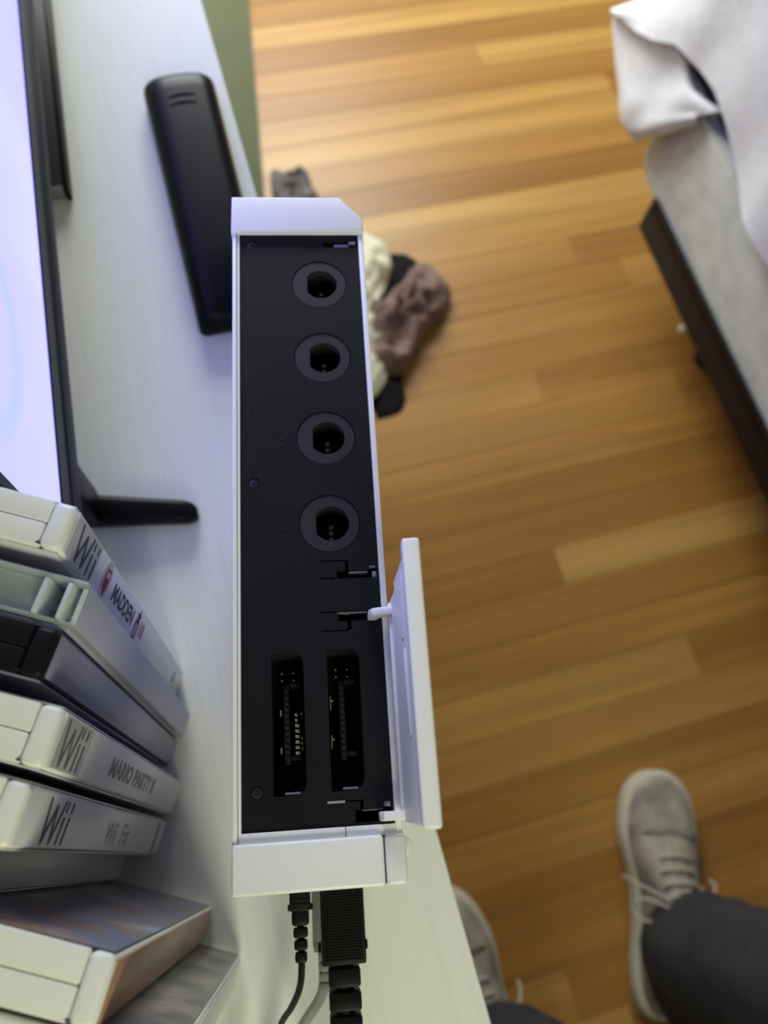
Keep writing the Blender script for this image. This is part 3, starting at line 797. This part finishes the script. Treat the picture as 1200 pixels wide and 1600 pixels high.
crumple('black_garment', [(255, 535, 0), (300, 545, 0), (318, 610, 0), (345, 690, 0), (405, 760, 0), (402, 795, 0), (385, 822, 0), (330, 832, 0), (290, 780, 0), (250, 640, 0)], 14, 'black_cloth', 2.0, 'black garment lying at the bottom of the clothes pile on the floor')
crumple('mauve_garment', [(266, 625, 0), (300, 598, 0), (332, 615, 0), (372, 665, 0), (412, 690, 0), (432, 742, 0), (402, 792, 0), (350, 755, 0), (305, 725, 0), (268, 690, 0)], 46, 'mauve', 11.0, 'crumpled mauve garment on top of the clothes pile on the floor', base=14, fold=0.026, rough=0.5)
crumple('cream_garment', [(225, 560, 0), (268, 575, 0), (296, 630, 0), (282, 690, 0), (312, 735, 0), (348, 790, 0), (350, 845, 0), (310, 872, 0), (255, 840, 0), (225, 740, 0)], 30, 'cream', 21.0, 'fluffy cream garment beside the mauve one on the floor', base=15, fold=0.03)
crumple('fluffy_sock', [(196, 940, 0), (262, 930, 0), (266, 985, 0), (258, 1028, 0), (235, 1018, 0), (207, 1036, 0), (194, 990, 0)], 24, 'grey_fuzz', 31.0, 'small grey fluffy sock on the floor by the olive mat', base=7, fold=0.035, cat='sock')

# ------------------------------------------------------------------ person: legs, dark trousers, worn sneakers
per = thing('person', 'person in dark trousers and worn grey sneakers standing by the desk', 'person', (290, -290, 0))
px0, py0 = 290, -290
me = bpy.data.meshes.new('body')
chain = {'pelvis': (0, -10, 900), 'waist': (0, -10, 985), 'hipr': (85, -5, 840), 'kneer': (118, 10, 480), 'ankr': (134, 5, 95), 'ballr': (160, 90, 45),
         'hipl': (-85, -15, 840), 'kneel': (-118, -10, 480), 'ankl': (-132, -30, 95), 'balll': (-142, 60, 45)}
names = list(chain)
rad = dict(pelvis=120, waist=115, hipr=78, kneer=54, ankr=36, ballr=34, hipl=78, kneel=54, ankl=36, balll=34)
ed = [('pelvis', 'waist'), ('pelvis', 'hipr'), ('hipr', 'kneer'), ('kneer', 'ankr'), ('ankr', 'ballr'), ('pelvis', 'hipl'), ('hipl', 'kneel'), ('kneel', 'ankl'), ('ankl', 'balll')]
me.from_pydata([tuple(v * MM for v in chain[k]) for k in names], [(names.index(a), names.index(b_)) for a, b_ in ed], [])
body = bpy.data.objects.new('body', me); col.objects.link(body); body.parent = per
sk = body.modifiers.new('skin', 'SKIN')
for i, k in enumerate(names):
    me.skin_vertices[0].data[i].radius = (rad[k] * MM * 0.8, rad[k] * MM * 0.8)
    me.skin_vertices[0].data[i].use_root = (k == 'pelvis')
body.modifiers.new('subdivision', 'SUBSURF').levels = 2
me.materials.append(M['skin'])

def leg_rings(ax, ay, kx, ky, hx, hy, seed, hem=62):
    rings = []
    for k in range(46):
        f = k / 45
        z = hem + (830 - hem) * f
        if z < 480:
            u = (z - 95) / 385; cx, cy = ax + (kx - ax) * u, ay + (ky - ay) * u
        else:
            u = (z - 480) / 360; cx, cy = kx + (hx - kx) * u, ky + (hy - ky) * u
        r = 74 + 4 * f if z < 480 else 76 + 26 * u
        if k == 0: r -= 2
        ring = []
        for i in range(40):
            a = 2 * math.pi * i / 40
            d = 7.0 * fbm((math.cos(a) * 60, math.sin(a) * 60, z * (0.55 if z > 200 else 1.2)), 0.02, seed) * (1.2 - 0.6 * f)
            rr = r + d + (10 * math.exp(-((z - hem - 22) / 16.0) ** 2) * (0.5 + 0.5 * math.sin(2 * a + seed)))
            ring.append((cx + rr * math.cos(a), cy + rr * 1.12 * math.sin(a), z + (10 * math.sin(a + 2.5) * max(0, 1 - f * 9))))
        rings.append(ring)
    inner = [[(x * 0.94 + ax * 0.06, y * 0.94 + ay * 0.06, z + o_) for x, y, z in rings[0]] for o_ in (0, 60)]
    return [inner[1], inner[0]] + rings
bm = NB()
loft(bm, leg_rings(134, 0, 118, 10, 85, -5, 4.0), cap=False)
loft(bm, leg_rings(-132, -35, -118, -10, -85, -15, 8.0), cap=False)
hip = []
for z, wx, wy in ((760, 150, 90), (800, 178, 112), (860, 186, 125), (930, 178, 122), (1000, 165, 112)):
    hip.append([(wx * math.cos(2 * math.pi * i / 40), -12 + wy * math.sin(2 * math.pi * i / 40), z) for i in range(40)])
loft(bm, hip)
obj('trousers', bm, 'jeans', per, smooth=80)
for z in (990,):
    bm = NB(); prism(bm, [(168 * math.cos(2 * math.pi * i / 40), -12 + 115 * math.sin(2 * math.pi * i / 40)) for i in range(40)], 985, 1022, 3); obj('waistband', bm, 'jeans', per)

# sneaker (local: heel at y=0, toe at y=285)
def sole_outline(grow=0.0):
    left = [(0, 0), (-26, 4), (-38, 25), (-40, 60), (-35, 110), (-37, 150), (-47, 195), (-48, 225), (-40, 258), (-22, 279), (0, 286)]
    right = [(20, 282), (36, 266), (45, 238), (48, 200), (44, 160), (38, 110), (39, 60), (36, 25), (24, 4)]
    P = spline([(x, y, 0) for x, y in left + right + [left[0]]], 4)[:-1]
    return [(p.x + grow * (1 if p.x > 0 else -1), p.y + grow * (1 if p.y > 140 else -1)) for p in P]
def make_sneaker(x, y, rz, flip, label):
    fx = -1 if flip else 1
    Rm = Matrix.Translation((x - px0, y - py0, 0)) @ Matrix.Rotation(R_(rz), 4, 'Z') @ Matrix.Diagonal((fx, 1, 1, 1))
    # upper
    O = sole_outline(-3)
    n_ = len(O)
    def top(yy):      # height of the upper along the foot
        ks = [(0, 78), (30, 92), (70, 98), (110, 96), (150, 82), (190, 66), (230, 55), (262, 50), (286, 44)]
        for (a, za), (b_, zb) in zip(ks, ks[1:]):
            if a <= yy <= b_:
                return za + (zb - za) * (yy - a) / (b_ - a)
        return ks[0][1] if yy < 0 else ks[-1][1]
    rings = []
    for k in range(13):
        f = k / 12
        sh = math.cos(f * math.pi / 2) ** 0.75 if f < 1 else 0.0
        ring = []
        for (ox, oy) in O:
            cxm = 0 + (0 if oy < 120 else -1.5)
            cyy = min(max(oy, 45), 238)
            xx = cxm + (ox - cxm) * (0.06 + 0.94 * sh)
            yy = cyy + (oy - cyy) * (0.25 + 0.75 * sh)
            zz = 22 + (top(yy) - 22) * math.sin(f * math.pi / 2) ** 0.9
            w = 2.2 * fbm((ox * 1.0, oy, zz), 0.03, 5 + rz)
            ring.append((xx + w * 0.4, yy, zz + w))
        rings.append(ring)
    bm = NB(); loft(bm, rings); bmesh.ops.transform(bm, matrix=Rm, verts=bm.verts)
    up = obj('sneaker', bm, 'shoe_upper', per, smooth=80)
    up['label'] = label
    # sole in two layers
    bm = NB()
    rings = [[(px_, py_, z) for px_, py_ in sole_outline(g)] for z, g in ((0, -3), (3, 1), (10, 3.5), (16, 2.2), (22, 3.2), (29, 1.2), (32, -2.0))]
    loft(bm, rings); bmesh.ops.transform(bm, matrix=Rm, verts=bm.verts); obj('sole', bm, 'shoe_sole', up, smooth=60)
    # toe cap seam, tongue and laces
    bm = NB(); tube(bm, [(-40, 205, 42), (-26, 214, 62), (0, 218, 66), (26, 212, 62), (40, 202, 42)], 1.5, 6); bmesh.ops.transform(bm, matrix=Rm, verts=bm.verts); obj('toe_seam', bm, 'shoe_upper', up)
    rings = []
    for yy in (95, 120, 150, 180, 198):
        w = 15 if yy < 190 else 9
        zt = top(yy)
        rings.append([(-w, yy, zt - 1), (-w * 0.6, yy, zt + 4), (w * 0.6, yy, zt + 4), (w, yy, zt - 1)])
    bm = NB(); loft(bm, rings); bmesh.ops.transform(bm, matrix=Rm, verts=bm.verts); obj('tongue', bm, 'shoe_upper', up)
    for i, yy in enumerate((122, 137, 152, 167, 182)):
        bm = NB(); tube(bm, [(-21, yy, top(yy) - 1), (-8, yy + 3, top(yy) + 5.5), (8, yy + 3, top(yy) + 5.5), (21, yy, top(yy) - 1)], 2.3, 6, flat=0.6)
        bmesh.ops.transform(bm, matrix=Rm, verts=bm.verts); obj('lace', bm, 'lace', up)
    for s_ in (-1, 1):
        bm = NB(); tube(bm, [(4 * s_, 120, 102), (24 * s_, 128, 104), (46 * s_, 136, 84), (58 * s_, 126, 68), (48 * s_, 112, 76), (26 * s_, 114, 98), (6 * s_, 120, 103)], 1.7, 6)
        bmesh.ops.transform(bm, matrix=Rm, verts=bm.verts); obj('lace_loop', bm, 'lace', up)
        bm = NB(); tube(bm, [(3 * s_, 121, 103), (30 * s_, 140, 96), (50 * s_, 152, 66), (56 * s_, 158, 40)], 1.6, 6)
        bmesh.ops.transform(bm, matrix=Rm, verts=bm.verts); obj('lace_end', bm, 'lace', up)
make_sneaker(378, -338, -19, False, 'worn grey sneaker pointing towards the bed')
make_sneaker(172, -405, 7, True, 'worn grey sneaker partly under the desk edge')
